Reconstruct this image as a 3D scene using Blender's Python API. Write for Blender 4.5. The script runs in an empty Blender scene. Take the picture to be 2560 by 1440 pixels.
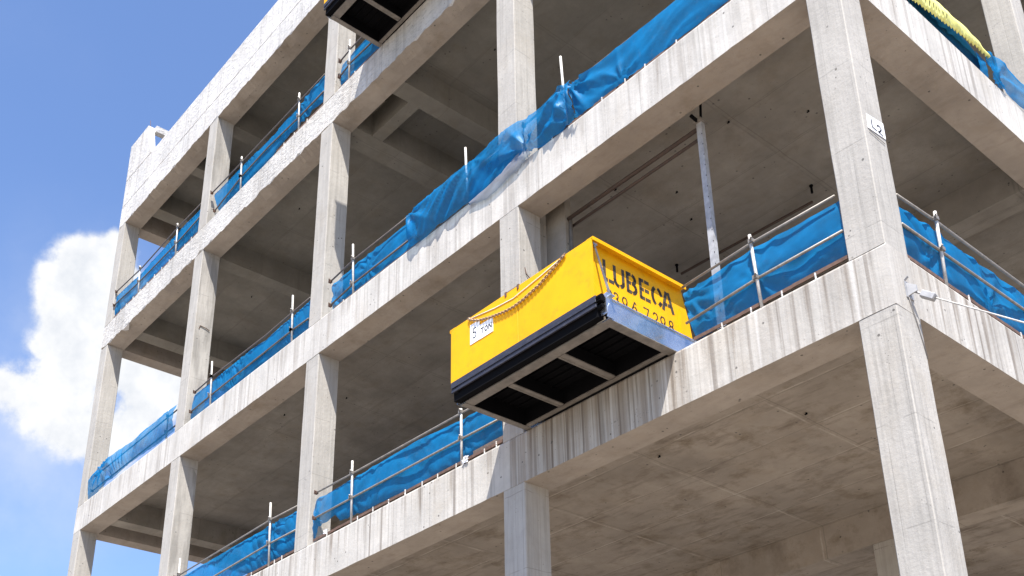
import bpy, bmesh, math, random
from mathutils import Vector, Matrix, noise
random.seed(7)
R = math.radians
SC = bpy.context.scene
COL = SC.collection

# ------------------------------------------------------------------ camera
cam_d = bpy.data.cameras.new("camera"); cam = bpy.data.objects.new("camera", cam_d); COL.objects.link(cam)
YAW, PIT, ROL = 0.8434, 0.4112, -0.0215
cy_, sy_, cp_, sp_ = math.cos(YAW), math.sin(YAW), math.cos(PIT), math.sin(PIT)
f_ = Vector((-sy_*cp_, cy_*cp_, sp_)); r0 = Vector((cy_, sy_, 0)); u0 = r0.cross(f_)
r_ = math.cos(ROL)*r0 + math.sin(ROL)*u0; u_ = -math.sin(ROL)*r0 + math.cos(ROL)*u0
M = Matrix((r_, u_, -f_)).transposed().to_4x4(); M.translation = Vector((5.275, -10.511, -6.985))
cam.matrix_world = M
cam_d.sensor_width = 36; cam_d.lens = 2801.2/2560*36
cam_d.shift_x = -20.6/2560; cam_d.shift_y = 503.06/2560
cam_d.clip_start = 0.1; cam_d.clip_end = 3000
SC.camera = cam

# ------------------------------------------------------------------ sky, sun, exposure
SUN = Vector((0.41, -0.377, 1.0)).normalized()
ELEV = math.asin(SUN.z); AZ = math.atan2(SUN.x, SUN.y)
SC.view_settings.view_transform = 'Standard'; SC.view_settings.look = 'None'
SC.view_settings.exposure = 1.15; SC.view_settings.gamma = 1
sun_d = bpy.data.lights.new("sun", 'SUN'); sun_d.energy = 5.0; sun_d.angle = R(0.5); sun_d.color = (1.0, 0.955, 0.885)
sun = bpy.data.objects.new("sun", sun_d); COL.objects.link(sun)
sun.rotation_euler = SUN.to_track_quat('Z', 'Y').to_euler(); sun.location = (10, -20, 40)

W = bpy.data.worlds.new("World"); SC.world = W; W.use_nodes = True
nt = W.node_tree; nt.nodes.clear()
def N(t, tree=None, **k):
    n = (tree or nt).nodes.new(t)
    for a, b in k.items(): setattr(n, a, b)
    return n
def lk(a, b, tree=None): (tree or nt).links.new(a, b)
def mth(op, a, b=None, c=None, tree=None, clamp=False):
    n = N('ShaderNodeMath', tree, operation=op); n.use_clamp = clamp
    for i, v in enumerate((a, b, c)):
        if v is None: continue
        if isinstance(v, (int, float)): n.inputs[i].default_value = v
        else: lk(v, n.inputs[i], tree)
    return n.outputs[0]
def mixc(fac, a, b, tree=None, bt='MIX'):
    n = N('ShaderNodeMix', tree, data_type='RGBA', blend_type=bt)
    for i, v in ((0, fac), (6, a), (7, b)):
        if isinstance(v, (int, float)): n.inputs[i].default_value = v
        elif isinstance(v, (tuple, list)): n.inputs[i].default_value = (*v[:3], 1)
        else: lk(v, n.inputs[i], tree)
    return n.outputs[2]
out = N('ShaderNodeOutputWorld'); bg = N('ShaderNodeBackground'); lk(bg.outputs[0], out.inputs[0])
sky = N('ShaderNodeTexSky', sky_type='NISHITA'); sky.sun_disc = False
sky.sun_elevation = ELEV; sky.sun_rotation = AZ; sky.altitude = 50; sky.air_density = 1.0; sky.dust_density = 0.6; sky.ozone_density = 2.2
tc = N('ShaderNodeTexCoord'); sep = N('ShaderNodeSeparateXYZ'); lk(tc.outputs['Generated'], sep.inputs[0])
azn = mth('ARCTAN2', sep.outputs[0], sep.outputs[1]); eln = mth('ARCSINE', sep.outputs[2])
cn = N('ShaderNodeTexNoise'); cn.inputs['Scale'].default_value = 12; cn.inputs['Detail'].default_value = 9; cn.inputs['Roughness'].default_value = .58
lk(tc.outputs['Generated'], cn.inputs['Vector'])
cn2 = N('ShaderNodeTexNoise'); cn2.inputs['Scale'].default_value = 34; cn2.inputs['Detail'].default_value = 8; cn2.inputs['Roughness'].default_value = .6
lk(tc.outputs['Generated'], cn2.inputs['Vector'])
# cloud banks: (azimuth, elevation, half width, half height, weight) in radians, world fixed
CLOUDS = [(-1.271, 0.472, .030, .028, .75), (-1.269, 0.551, 0.039, 0.04, 1.0), (-1.298, 0.555, 0.019, 0.022, 0.6), (-1.282, 0.583, 0.02, 0.011, 0.7), (-1.251, 0.597, 0.01, 0.008, 0.5), (-1.242, 0.569, 0.022, 0.029, 0.7), (-1.22, 0.519, 0.055, 0.043, 1.0), (-1.261, 0.506, 0.039, 0.029, 0.9), (-1.281, 0.479, 0.02, 0.016, 0.55), (-1.323, 0.468, 0.023, 0.019, 0.8), (-1.289, 0.444, 0.033, 0.021, 0.8), (-1.245, 0.428, 0.034, 0.026, 0.85), (-1.196, 0.478, 0.029, 0.023, 0.6), (-1.217, 0.448, 0.032, 0.02, 0.6), (-1.185, 0.507, 0.022, 0.04, 0.5), (-1.305, 0.498, 0.015, 0.007, 0.38), (-1.207, 0.405, 0.021, 0.013, 0.35)]
tot = None
for a, e, ra, re, wt in CLOUDS:
    dx = mth('MULTIPLY', mth('SUBTRACT', azn, a), 1/ra); dy = mth('MULTIPLY', mth('SUBTRACT', eln, e), 1/re)
    d2 = mth('ADD', mth('MULTIPLY', dx, dx), mth('MULTIPLY', dy, dy))
    g = mth('MULTIPLY', mth('EXPONENT', mth('MULTIPLY', d2, -1.0)), wt)
    tot = g if tot is None else mth('ADD', tot, g)
nz = mth('ADD', mth('MULTIPLY', mth('SUBTRACT', cn.outputs[0], .5), 2.1), mth('MULTIPLY', mth('SUBTRACT', cn2.outputs[0], .5), 1.7))
dens = mth('ADD', tot, mth('MULTIPLY', nz, mth('MINIMUM', mth('ADD', mth('MULTIPLY', tot, 1.2), .08), 1.0)))
mr = N('ShaderNodeMapRange', interpolation_type='SMOOTHSTEP'); lk(dens, mr.inputs[0]); mr.inputs[1].default_value = .26; mr.inputs[2].default_value = .80
cshade = N('ShaderNodeMapRange'); lk(cn2.outputs[0], cshade.inputs[0]); cshade.inputs[1].default_value = .3; cshade.inputs[2].default_value = .7
skyc = N('ShaderNodeVectorMath', operation='MULTIPLY'); lk(sky.outputs[0], skyc.inputs[0]); skyc.inputs[1].default_value = (.92, .985, 1.14)
ccol = mixc(cshade.outputs[0], (3.45, 3.6, 3.85), (4.6, 4.6, 4.6))
hz = N('ShaderNodeMapRange', interpolation_type='SMOOTHSTEP')
VE = [(-1.27, .50, .13, .13, .42), (-1.32, .38, .16, .10, .34), (-1.40, .74, .14, .05, .16)]
tv = None
for a, e, ra, re, wt in VE:
    dx = mth('MULTIPLY', mth('SUBTRACT', azn, a), 1/ra); dy = mth('MULTIPLY', mth('SUBTRACT', eln, e), 1/re)
    g = mth('MULTIPLY', mth('EXPONENT', mth('MULTIPLY', mth('ADD', mth('MULTIPLY', dx, dx), mth('MULTIPLY', dy, dy)), -1.0)), wt)
    tv = g if tv is None else mth('ADD', tv, g)
lk(mth('MULTIPLY', tv, mth('ADD', mth('MULTIPLY', cn.outputs[0], 1.3), .1)), hz.inputs[0]); hz.inputs[1].default_value = .05; hz.inputs[2].default_value = .95; hz.inputs[4].default_value = .8
s1 = mixc(hz.outputs[0], skyc.outputs[0], (3.9, 4.05, 4.35))
lk(mixc(mr.outputs[0], s1, ccol), bg.inputs[0]); bg.inputs[1].default_value = 0.108

# ------------------------------------------------------------------ materials
def newmat(name):
    m = bpy.data.materials.new(name); m.use_nodes = True
    t = m.node_tree; b = t.nodes['Principled BSDF']; return m, t, b
def tex_noise(t, vec, scale, detail=5, rough=.55, mul=(1, 1, 1)):
    mp = N('ShaderNodeVectorMath', t, operation='MULTIPLY'); lk(vec, mp.inputs[0], t); mp.inputs[1].default_value = mul
    n = N('ShaderNodeTexNoise', t); lk(mp.outputs[0], n.inputs['Vector'], t)
    n.inputs['Scale'].default_value = scale; n.inputs['Detail'].default_value = detail; n.inputs['Roughness'].default_value = rough
    return n.outputs[0]
def rng(t, v, a, b, c=0., d=1., smooth=False):
    n = N('ShaderNodeMapRange', t); n.interpolation_type = 'SMOOTHSTEP' if smooth else 'LINEAR'
    lk(v, n.inputs[0], t)
    for i, q in zip((1, 2, 3, 4), (a, b, c, d)): n.inputs[i].default_value = q
    return n.outputs[0]

def concrete(name, base, ztop=None, depth=.85, stain=0., streak=.25, rough=0., panel=False, mott=.22, brown=0., holes=1., boards=0., joints=0., zone=None):
    m, t, b = newmat(name)
    g = N('ShaderNodeNewGeometry', t); P = g.outputs['Position']
    s = N('ShaderNodeSeparateXYZ', t); lk(P, s.inputs[0], t)
    c = base
    mo = tex_noise(t, P, .9, 6, .62)
    c = mixc(rng(t, mo, .3, .7), tuple(x*(1-mott) for x in base), tuple(min(1, x*(1+mott*.6)) for x in base), t)
    mo2 = tex_noise(t, P, 5.5, 6, .6)
    c = mixc(mth('MULTIPLY', rng(t, mo2, .48, .75), .35, tree=t), c, tuple(x*.72 for x in base), t)
    tan = tex_noise(t, P, 1.0, 5, .6, (1.1, 1.1, .7))
    c = mixc(mth('MULTIPLY', rng(t, tan, .54, .70), .28, tree=t), c, tuple(x*y for x, y in zip(base, (.80, .72, .60))), t)
    gs = rng(t, tex_noise(t, P, 1.0, 3, .5, (.9, .9, .4)), .36, .62, .25, 1.)
    # formwork streaks that run down the face
    st = tex_noise(t, P, 1.0, 5, .6, (13, 13, .55))
    c = mixc(mth('MULTIPLY', mth('MULTIPLY', rng(t, st, .45, .72), gs, tree=t), streak, tree=t), c, tuple(x*.55 for x in base), t)
    st2 = tex_noise(t, P, 1.0, 4, .55, (22, 22, .8))
    c = mixc(mth('MULTIPLY', rng(t, st2, .58, .75), streak*.8, tree=t), c, tuple(min(1, x*1.22) for x in base), t)
    if stain and ztop is not None:
        wd = tex_noise(t, P, 1.0, 3, .5, (3.1, 3.1, .06))
        c = mixc(mth('MULTIPLY', rng(t, wd, .50, .60), .30*stain, tree=t), c, tuple(x*.62 for x in base), t)
        wd2 = tex_noise(t, P, 1.0, 2, .5, (8.5, 8.5, .05))
        gate = rng(t, tex_noise(t, P, 1.0, 2, .5, (.45, .45, .02)), .40, .55)
        # rust and dirt runs that start at the slab edge
        sn = tex_noise(t, P, 1.0, 4, .6, (4.2, 4.2, .12))
        ln = tex_noise(t, P, 1.0, 2, .5, (7, 7, .05))
        h = mth('SUBTRACT', ztop, s.outputs[2], tree=t)
        lim = mth('MULTIPLY', rng(t, ln, .3, .7), depth*1.35, tree=t)
        fade = rng(t, mth('SUBTRACT', lim, h, tree=t), -.06, .35)
        c = mixc(mth('MULTIPLY', mth('MULTIPLY', rng(t, wd2, .54, .60), gate, tree=t), .75*stain, tree=t), c, (.13, .105, .085), t)
        gate2 = rng(t, tex_noise(t, P, 1.0, 3, .5, (.8, .8, .05)), .38, .62, .15, 1.)
        k = mth('MULTIPLY', mth('MULTIPLY', mth('MULTIPLY', rng(t, sn, .5, .60), gate2, tree=t), fade, tree=t), stain*.9, tree=t)
        c = mixc(k, c, (.17, .132, .10), t)
        sn3 = tex_noise(t, P, 1.0, 5, .6, (11, 11, .15))
        k3 = mth('MULTIPLY', mth('MULTIPLY', mth('MULTIPLY', gate2, rng(t, sn3, .57, .66), tree=t), fade, tree=t), stain*.85, tree=t)
        c = mixc(k3, c, (.10, .085, .07), t)
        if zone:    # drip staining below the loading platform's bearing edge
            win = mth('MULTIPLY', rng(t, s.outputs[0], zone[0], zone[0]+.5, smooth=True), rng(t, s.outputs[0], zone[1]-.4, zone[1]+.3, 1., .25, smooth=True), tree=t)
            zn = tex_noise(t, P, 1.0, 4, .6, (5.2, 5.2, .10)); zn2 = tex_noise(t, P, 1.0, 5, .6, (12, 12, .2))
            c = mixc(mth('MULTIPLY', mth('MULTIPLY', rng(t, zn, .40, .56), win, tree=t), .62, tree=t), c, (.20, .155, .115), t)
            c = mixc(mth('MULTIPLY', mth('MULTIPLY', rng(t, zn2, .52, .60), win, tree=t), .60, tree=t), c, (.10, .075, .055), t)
        sn2 = tex_noise(t, P, 1.0, 3, .5, (5.0, 5.0, .1))
        k2 = mth('MULTIPLY', rng(t, sn2, .60, .68), stain*.55, tree=t)
        c = mixc(k2, c, (.66, .64, .61), t)
    if brown:
        bn = tex_noise(t, P, 1.3, 8, .72)
        c = mixc(mth('MULTIPLY', rng(t, bn, .52, .72), brown, tree=t), c, (.15, .11, .065), t)
        bn2 = tex_noise(t, P, 1.0, 6, .65, (1.2, 4.5, 1))
        c = mixc(mth('MULTIPLY', rng(t, bn2, .52, .72), brown*.75, tree=t), c, (.13, .10, .075), t)
        bn3 = tex_noise(t, P, 1.0, 6, .65, (2.2, .8, 1))
        c = mixc(mth('MULTIPLY', rng(t, bn3, .55, .75), brown*.5, tree=t), c, (.46, .42, .37), t)
    if panel:
        fl = N('ShaderNodeCombineXYZ', t)
        lk(mth('FLOOR', mth('DIVIDE', mth('ADD', s.outputs[0], 101.58, tree=t), 2.46, tree=t), tree=t), fl.inputs[0], t)
        lk(mth('FLOOR', mth('DIVIDE', mth('ADD', s.outputs[1], 100.71, tree=t), 1.22, tree=t), tree=t), fl.inputs[1], t)
        wn = N('ShaderNodeTexWhiteNoise', t); lk(fl.outputs[0], wn.inputs[0], t)
        c = mixc(mth('MULTIPLY', wn.outputs['Value'], .24, tree=t), c, tuple(x*.66 for x in base), t)
        for ax, w, off, amt in ((0, 1.23, .35, .5), (1, 1.22, .1, .5)):
            wob = mth('MULTIPLY', mth('SUBTRACT', tex_noise(t, P, 1.1, 4), .5, tree=t), .11, tree=t)
            q = mth('FRACT', mth('DIVIDE', mth('ADD', mth('ADD', s.outputs[ax], 100+off, tree=t), wob, tree=t), w*(1 if ax else 2), tree=t), tree=t)
            dline = mth('ABSOLUTE', mth('SUBTRACT', q, .5, tree=t), tree=t)
            ww = .010 if ax else .006
            vis = rng(t, tex_noise(t, P, 1.9, 5, .65), .42, .60)
            k = mth('MULTIPLY', mth('MULTIPLY', rng(t, dline, ww*1.6, ww*.6), amt*(1.0 if panel == 'light' else .55), tree=t), vis, tree=t)
            c = mixc(k, c, (.54, .49, .43) if panel == 'light' else (.10, .09, .08), t)
            dl2 = mth('LESS_THAN', mth('ABSOLUTE', mth('SUBTRACT', q, .53, tree=t), tree=t), ww*.6, tree=t)
            c = mixc(mth('MULTIPLY', dl2, .35, tree=t), c, (.11, .095, .08), t)
    if boards:
        for ax, w in ((0, .165), (1, .128)):
            q = mth('FRACT', mth('DIVIDE', mth('ADD', s.outputs[ax], 100.05, tree=t), w, tree=t), tree=t)
            vis = rng(t, tex_noise(t, P, 1.0, 3, .5, (5, 5, .7)), .46, .60)
            k = mth('MULTIPLY', mth('MULTIPLY', mth('LESS_THAN', q, .055, tree=t), boards, tree=t), vis, tree=t)
            c = mixc(k, c, tuple(x*.45 for x in base), t)
        wz = mth('ADD', s.outputs[2], mth('MULTIPLY', tex_noise(t, P, 1.2, 3), .12, tree=t), tree=t)
        qz = mth('FRACT', mth('DIVIDE', mth('ADD', wz, 100.4, tree=t), 1.27, tree=t), tree=t)
        k = mth('MULTIPLY', mth('MULTIPLY', mth('LESS_THAN', qz, .012, tree=t), boards, tree=t), rng(t, tex_noise(t, P, 3.1, 3), .45, .55), tree=t)
        c = mixc(k, c, tuple(x*.5 for x in base), t)
    if joints:
        for ax, w in ((0, 1.21), (1, 1.19)):
            wob = mth('MULTIPLY', mth('SUBTRACT', tex_noise(t, P, 2.2, 3), .5, tree=t), .03, tree=t)
            q = mth('FRACT', mth('DIVIDE', mth('ADD', mth('ADD', s.outputs[ax], 100.33, tree=t), wob, tree=t), w, tree=t), tree=t)
            k = mth('MULTIPLY', mth('LESS_THAN', q, .011, tree=t), joints, tree=t)
            c = mixc(k, c, tuple(x*.5 for x in base), t)
    if holes:
        v = N('ShaderNodeTexVoronoi', t); v.inputs['Scale'].default_value = 5.5; lk(P, v.inputs['Vector'], t)
        hz = rng(t, tex_noise(t, P, 1.6, 3), .50, .56)
        hk = mth('MULTIPLY', mth('LESS_THAN', v.outputs['Distance'], .10, tree=t), mth('MULTIPLY', hz, .75*holes, tree=t), tree=t)
        c = mixc(hk, c, (.07, .065, .06), t)
        v2 = N('ShaderNodeTexVoronoi', t); v2.inputs['Scale'].default_value = 19; lk(P, v2.inputs['Vector'], t)
        hz2 = rng(t, tex_noise(t, P, 2.3, 3), .56, .62)
        hk2 = mth('MULTIPLY', mth('LESS_THAN', v2.outputs['Distance'], .16, tree=t), mth('MULTIPLY', hz2, .6*holes, tree=t), tree=t)
        c = mixc(hk2, c, (.14, .13, .12), t)
    if rough:
        rn = tex_noise(t, P, 1.0, 7, .7, (5, 5, 11))
        c = mixc(mth('MULTIPLY', rng(t, rn, .54, .66), .62*rough, tree=t), c, tuple(x*.38 for x in base), t)
    lk(c, b.inputs['Base Color'], t); b.inputs['Roughness'].default_value = .88
    b.inputs['Specular IOR Level'].default_value = .25
    bp = N('ShaderNodeBump', t); bp.inputs['Strength'].default_value = .5; bp.inputs['Distance'].default_value = .012 + .03*rough
    hsum = mth('ADD', mth('MULTIPLY', tex_noise(t, P, 14, 6, .65), 1.0, tree=t), mth('MULTIPLY', st, .8, tree=t), tree=t)
    if rough: hsum = mth('ADD', hsum, mth('MULTIPLY', rn, 2.5, tree=t), tree=t)
    lk(hsum, bp.inputs['Height'], t); lk(bp.outputs[0], b.inputs['Normal'], t)
    return m

def simple(name, col, rough=.5, metal=0., var=.15, scale=6, spec=.5, dirt=None, dirtamt=0., bump=0., mul=(1, 1, 1)):
    m, t, b = newmat(name)
    g = N('ShaderNodeNewGeometry', t)
    n = tex_noise(t, g.outputs['Position'], scale, 6, .6, mul)
    c = mixc(rng(t, n, .3, .7), tuple(x*(1-var) for x in col), tuple(min(1, x*(1+var)) for x in col), t)
    if dirt:
        n2 = tex_noise(t, g.outputs['Position'], scale*1.7, 7, .68, mul)
        c = mixc(mth('MULTIPLY', rng(t, n2, .54, .70), dirtamt, tree=t), c, dirt, t)
    lk(c, b.inputs['Base Color'], t)
    b.inputs['Roughness'].default_value = rough; b.inputs['Metallic'].default_value = metal; b.inputs['Specular IOR Level'].default_value = spec
    lk(rng(t, n, .3, .7, max(0, rough-.1), min(1, rough+.12)), b.inputs['Roughness'], t)
    if bump:
        bp = N('ShaderNodeBump', t); bp.inputs['Strength'].default_value = bump; bp.inputs['Distance'].default_value = .01
        lk(n, bp.inputs['Height'], t); lk(bp.outputs[0], b.inputs['Normal'], t)
    return m

def netmat(name, col, alpha=.86, trans=.35, weave=.12):
    m = bpy.data.materials.new(name); m.use_nodes = True; t = m.node_tree; t.nodes.clear()
    o = N('ShaderNodeOutputMaterial', t); g = N('ShaderNodeNewGeometry', t)
    n = tex_noise(t, g.outputs['Position'], 3.0, 6, .6)
    c = mixc(rng(t, n, .3, .7), tuple(x*.82 for x in col), tuple(min(1, x*1.12) for x in col), t)
    nd = tex_noise(t, g.outputs['Position'], 7.0, 6, .6)
    c = mixc(mth('MULTIPLY', rng(t, nd, .58, .72), .22, tree=t), c, tuple(x*.5+.12 for x in col), t)
    d = N('ShaderNodeBsdfDiffuse', t); tr = N('ShaderNodeBsdfTranslucent', t); tp = N('ShaderNodeBsdfTransparent', t)
    gl = N('ShaderNodeBsdfGlossy', t); gl.inputs['Roughness'].default_value = .42; gl.inputs['Color'].default_value = (.8, .9, 1, 1)
    lk(c, d.inputs[0], t); lk(c, tr.inputs[0], t)
    tp.inputs[0].default_value = (.62, .82, 1.0, 1)
    a = N('ShaderNodeMixShader', t); a.inputs[0].default_value = trans; lk(d.outputs[0], a.inputs[1], t); lk(tr.outputs[0], a.inputs[2], t)
    a2 = N('ShaderNodeMixShader', t); a2.inputs[0].default_value = .02; lk(a.outputs[0], a2.inputs[1], t); lk(gl.outputs[0], a2.inputs[2], t)
    e = N('ShaderNodeMixShader', t)
    an = tex_noise(t, g.outputs['Position'], 2.2, 4)
    lk(rng(t, an, .3, .75, min(1, alpha+.06), alpha-weave), e.inputs[0], t)
    lk(tp.outputs[0], e.inputs[1], t); lk(a2.outputs[0], e.inputs[2], t); lk(e.outputs[0], o.inputs[0], t)
    return m

CB = (.495, .468, .428)
MC = {
 'colm': concrete('concrete column', (.408, .384, .350), streak=.6, mott=.16, holes=1., boards=.5),
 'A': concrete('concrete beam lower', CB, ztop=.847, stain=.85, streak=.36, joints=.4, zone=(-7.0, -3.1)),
 'B': concrete('concrete beam middle', (.53, .504, .466), ztop=6.06, stain=.45, streak=.5, joints=.5),
 'C': concrete('concrete beam upper', (.56, .538, .506), ztop=12.29, stain=.25, streak=.45, rough=1., joints=.3),
 'D': concrete('concrete roof edge', (.62, .60, .575), ztop=18.06, stain=.25, streak=.5, rough=1.1, joints=.35),
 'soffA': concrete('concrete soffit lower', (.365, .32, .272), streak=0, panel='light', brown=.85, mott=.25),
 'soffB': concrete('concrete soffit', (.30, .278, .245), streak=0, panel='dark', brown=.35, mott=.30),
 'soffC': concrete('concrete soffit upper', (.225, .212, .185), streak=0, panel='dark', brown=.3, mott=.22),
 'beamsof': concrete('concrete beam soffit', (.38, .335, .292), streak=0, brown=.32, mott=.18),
}
galv = simple('galvanised steel', (.56, .60, .66), .24, .85, .15, 6, dirt=(.32,.32,.33), dirtamt=.3)
galvd = simple('weathered steel tube', (.50, .48, .445), .55, .15, .2, 12, dirt=(.16, .10, .07), dirtamt=.6)
frm = simple('dirty platform steel', (.22, .20, .18), .6, .25, .25, 7, dirt=(.13, .10, .08), dirtamt=.6)
brk = simple('dull zinc bracket', (.33, .33, .34), .6, .1, .2, 9)
prp = simple('prop steel', (.36, .36, .37), .6, .1, .25, 9, dirt=(.25, .22, .2), dirtamt=.5)
railm = simple('tube rail steel', (.27, .245, .215), .55, .25, .25, 12, dirt=(.12, .08, .06), dirtamt=.6)
raild = simple('dark tube rail steel', (.13, .11, .10), .55, .2, .25, 12, dirt=(.10, .06, .05), dirtamt=.6)
brn = simple('brown pipe', (.075, .05, .04), .7, .1, .3, 10)
rust = simple('rusty steel', (.125, .072, .052), .8, .1, .35, 14)
yel = simple('yellow paint', (.80, .385, .003), .5, 0, .07, 2.5, dirt=(.46, .24, .02), dirtamt=.42, bump=.35, spec=.2)
navy = simple('navy fascia paint', (.022, .023, .038), .6, .0, .3, 6, dirt=(.10, .10, .12), dirtamt=.35, mul=(1, 1, 4))
blk = simple('black steel and shade', (.004, .004, .005), .9, 0, .3, 8, spec=.08)  # real black steel, and the painted shade in the platform's gap and recess
wht = simple('white placard', (.82, .82, .84), .6, 0, .04, 8)
ink = simple('black ink', (.018, .018, .022), .7, 0, .2, 8)
sten = simple('stencil paint', (.040, .030, .022), .7, 0, .3, 20, dirt=(.25, .17, .03), dirtamt=.5)
zinc = simple('zinc chain', (.40, .27, .17), .5, .4, .2, 15)
net = netmat('blue shade net', (.007, .185, .43), .90, .34, .26)
netl = netmat('light blue shade net', (.008, .20, .46), .84, .40, .36)
teal = netmat('teal shade net', (.003, .05, .10), .98, .2, .03)
cream = netmat('pale mesh flap', (.42, .42, .44), .70, .4, .2)
lemon = simple('lemon plastic mesh', (.80, .76, .22), .6, 0, .15, 22, dirt=(.6, .55, .25), dirtamt=.5)
wood = simple('worn timber strip', (.115, .085, .07), .85, 0, .4, 14)

gm, gt, gb = newmat('site ground')
gg = N('ShaderNodeNewGeometry', gt)
n1 = tex_noise(gt, gg.outputs['Position'], .12, 6); n2 = tex_noise(gt, gg.outputs['Position'], 2.5, 6, .65)
gc = mixc(rng(gt, n1, .35, .65), (.27, .225, .175), (.22, .19, .155), gt)
gc = mixc(mth('MULTIPLY', rng(gt, n2, .5, .7), .4, tree=gt), gc, (.16, .13, .10), gt)
lk(gc, gb.inputs['Base Color'], gt); gb.inputs['Roughness'].default_value = .95

# ------------------------------------------------------------------ mesh helpers
class MB:
    def __init__(s): s.v = []; s.f = []; s.mi = []
    def quadbox(s, x0, x1, y0, y1, z0, z1, mi=0):
        k = len(s.v)
        s.v += [(x0, y0, z0), (x1, y0, z0), (x1, y1, z0), (x0, y1, z0), (x0, y0, z1), (x1, y0, z1), (x1, y1, z1), (x0, y1, z1)]
        for q in ((0, 3, 2, 1), (4, 5, 6, 7), (0, 1, 5, 4), (1, 2, 6, 5), (2, 3, 7, 6), (3, 0, 4, 7)):
            s.f.append([k+i for i in q]); s.mi.append(mi)
        return s
    def tube(s, pts, r, n=8, cap=True):
        pts = [Vector(p) for p in pts]; k0 = len(s.v)
        for i, p in enumerate(pts):
            d = (pts[min(i+1, len(pts)-1)] - pts[max(i-1, 0)]).normalized()
            a = d.cross(Vector((0, 0, 1)) if abs(d.z) < .9 else Vector((1, 0, 0))).normalized(); b = d.cross(a)
            for j in range(n):
                t = 2*math.pi*j/n; s.v.append(tuple(p + r*(math.cos(t)*a + math.sin(t)*b)))
        for i in range(len(pts)-1):
            for j in range(n):
                s.f.append([k0+i*n+j, k0+i*n+(j+1) % n, k0+(i+1)*n+(j+1) % n, k0+(i+1)*n+j]); s.mi.append(0)
        if cap:
            s.f.append([k0+j for j in range(n)][::-1]); s.f.append([k0+(len(pts)-1)*n+j for j in range(n)]); s.mi += [0, 0]
        return s
    def poly(s, pts, thick):
        """flat polygon extruded by the vector thick"""
        k = len(s.v); n = len(pts); T = Vector(thick)
        s.v += [tuple(p) for p in pts] + [tuple(Vector(p)+T) for p in pts]
        s.f.append(list(range(k, k+n))[::-1]); s.f.append(list(range(k+n, k+2*n))); s.mi += [0, 0]
        for i in range(n):
            j = (i+1) % n; s.f.append([k+i, k+j, k+n+j, k+n+i]); s.mi.append(0)
        return s
    def build(s, name, mat, parent=None, base=None, smooth=False, bevel=0., recalc=True):
        base = Vector(base) if base is not None else (parent.matrix_basis.translation.copy() if parent and parent.type == 'EMPTY' else Vector((0, 0, 0)))
        if parent and parent.get('_base'): base = Vector(parent['_base'])
        me = bpy.data.meshes.new(name); me.from_pydata([tuple(Vector(v)-base) for v in s.v], [], s.f)
        mats = mat if isinstance(mat, (list, tuple)) else [mat]
        for m in mats: me.materials.append(m)
        if len(mats) > 1:
            for p, i in zip(me.polygons, s.mi): p.material_index = i
        if recalc or bevel:
            bm = bmesh.new(); bm.from_mesh(me)
            if recalc: bmesh.ops.recalc_face_normals(bm, faces=bm.faces)
            if bevel: bmesh.ops.bevel(bm, geom=bm.edges, offset=bevel, segments=1, affect='EDGES')
            bm.to_mesh(me); bm.free()
        if smooth:
            for p in me.polygons: p.use_smooth = True
        o = bpy.data.objects.new(name, me); COL.objects.link(o)
        if parent: o.parent = parent
        else: o.location = base
        return o
def tag(o, label=None, cat=None, group=None, kind=None):
    if label: o['label'] = label
    if cat: o['category'] = cat
    if group: o['group'] = group
    if kind: o['kind'] = kind
    return o
def thing(name, loc, label, cat, group=None):
    o = bpy.data.objects.new(name, None); COL.objects.link(o); o.location = loc; o.empty_display_size = .2
    return tag(o, label, cat, group)
def part(mb, name, mat, parent, sub=None, **k):
    """sub: mesh part whose own origin equals the thing's base"""
    base = parent.location if sub is None else parent.location
    o = mb.build(name, mat, None, base=tuple(base), **k); o.location = (0, 0, 0)
    o.parent = sub if sub else parent
    return o

# ------------------------------------------------------------------ setting
g = MB(); g.v = [(-600, -600, -8.6), (600, -600, -8.6), (600, 600, -8.6), (-600, 600, -8.6)]; g.f = [[0, 1, 2, 3]]; g.mi = [0]
tag(g.build('ground', gm), kind='structure')

# ------------------------------------------------------------------ concrete frame
GZ = -8.6
X = [(-.5075, 0), (-6.936, -6.432), (-13.351, -12.847), (-19.866, -19.362), (-26.315, -25.811)]
D = .515; BW = .535
ZB = {'A': 0., 'B': 5.2, 'C': 11.423, 'D': 16.07}; ZT = {'A': .847, 'B': 6.06, 'C': 12.29, 'D': 16.95}
YR = [6.34, 12.9]
frame = thing('concrete_frame', (-13, 6, GZ), 'raw grey concrete building frame of open floors, columns and beams rising over the site', 'building')

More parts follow.
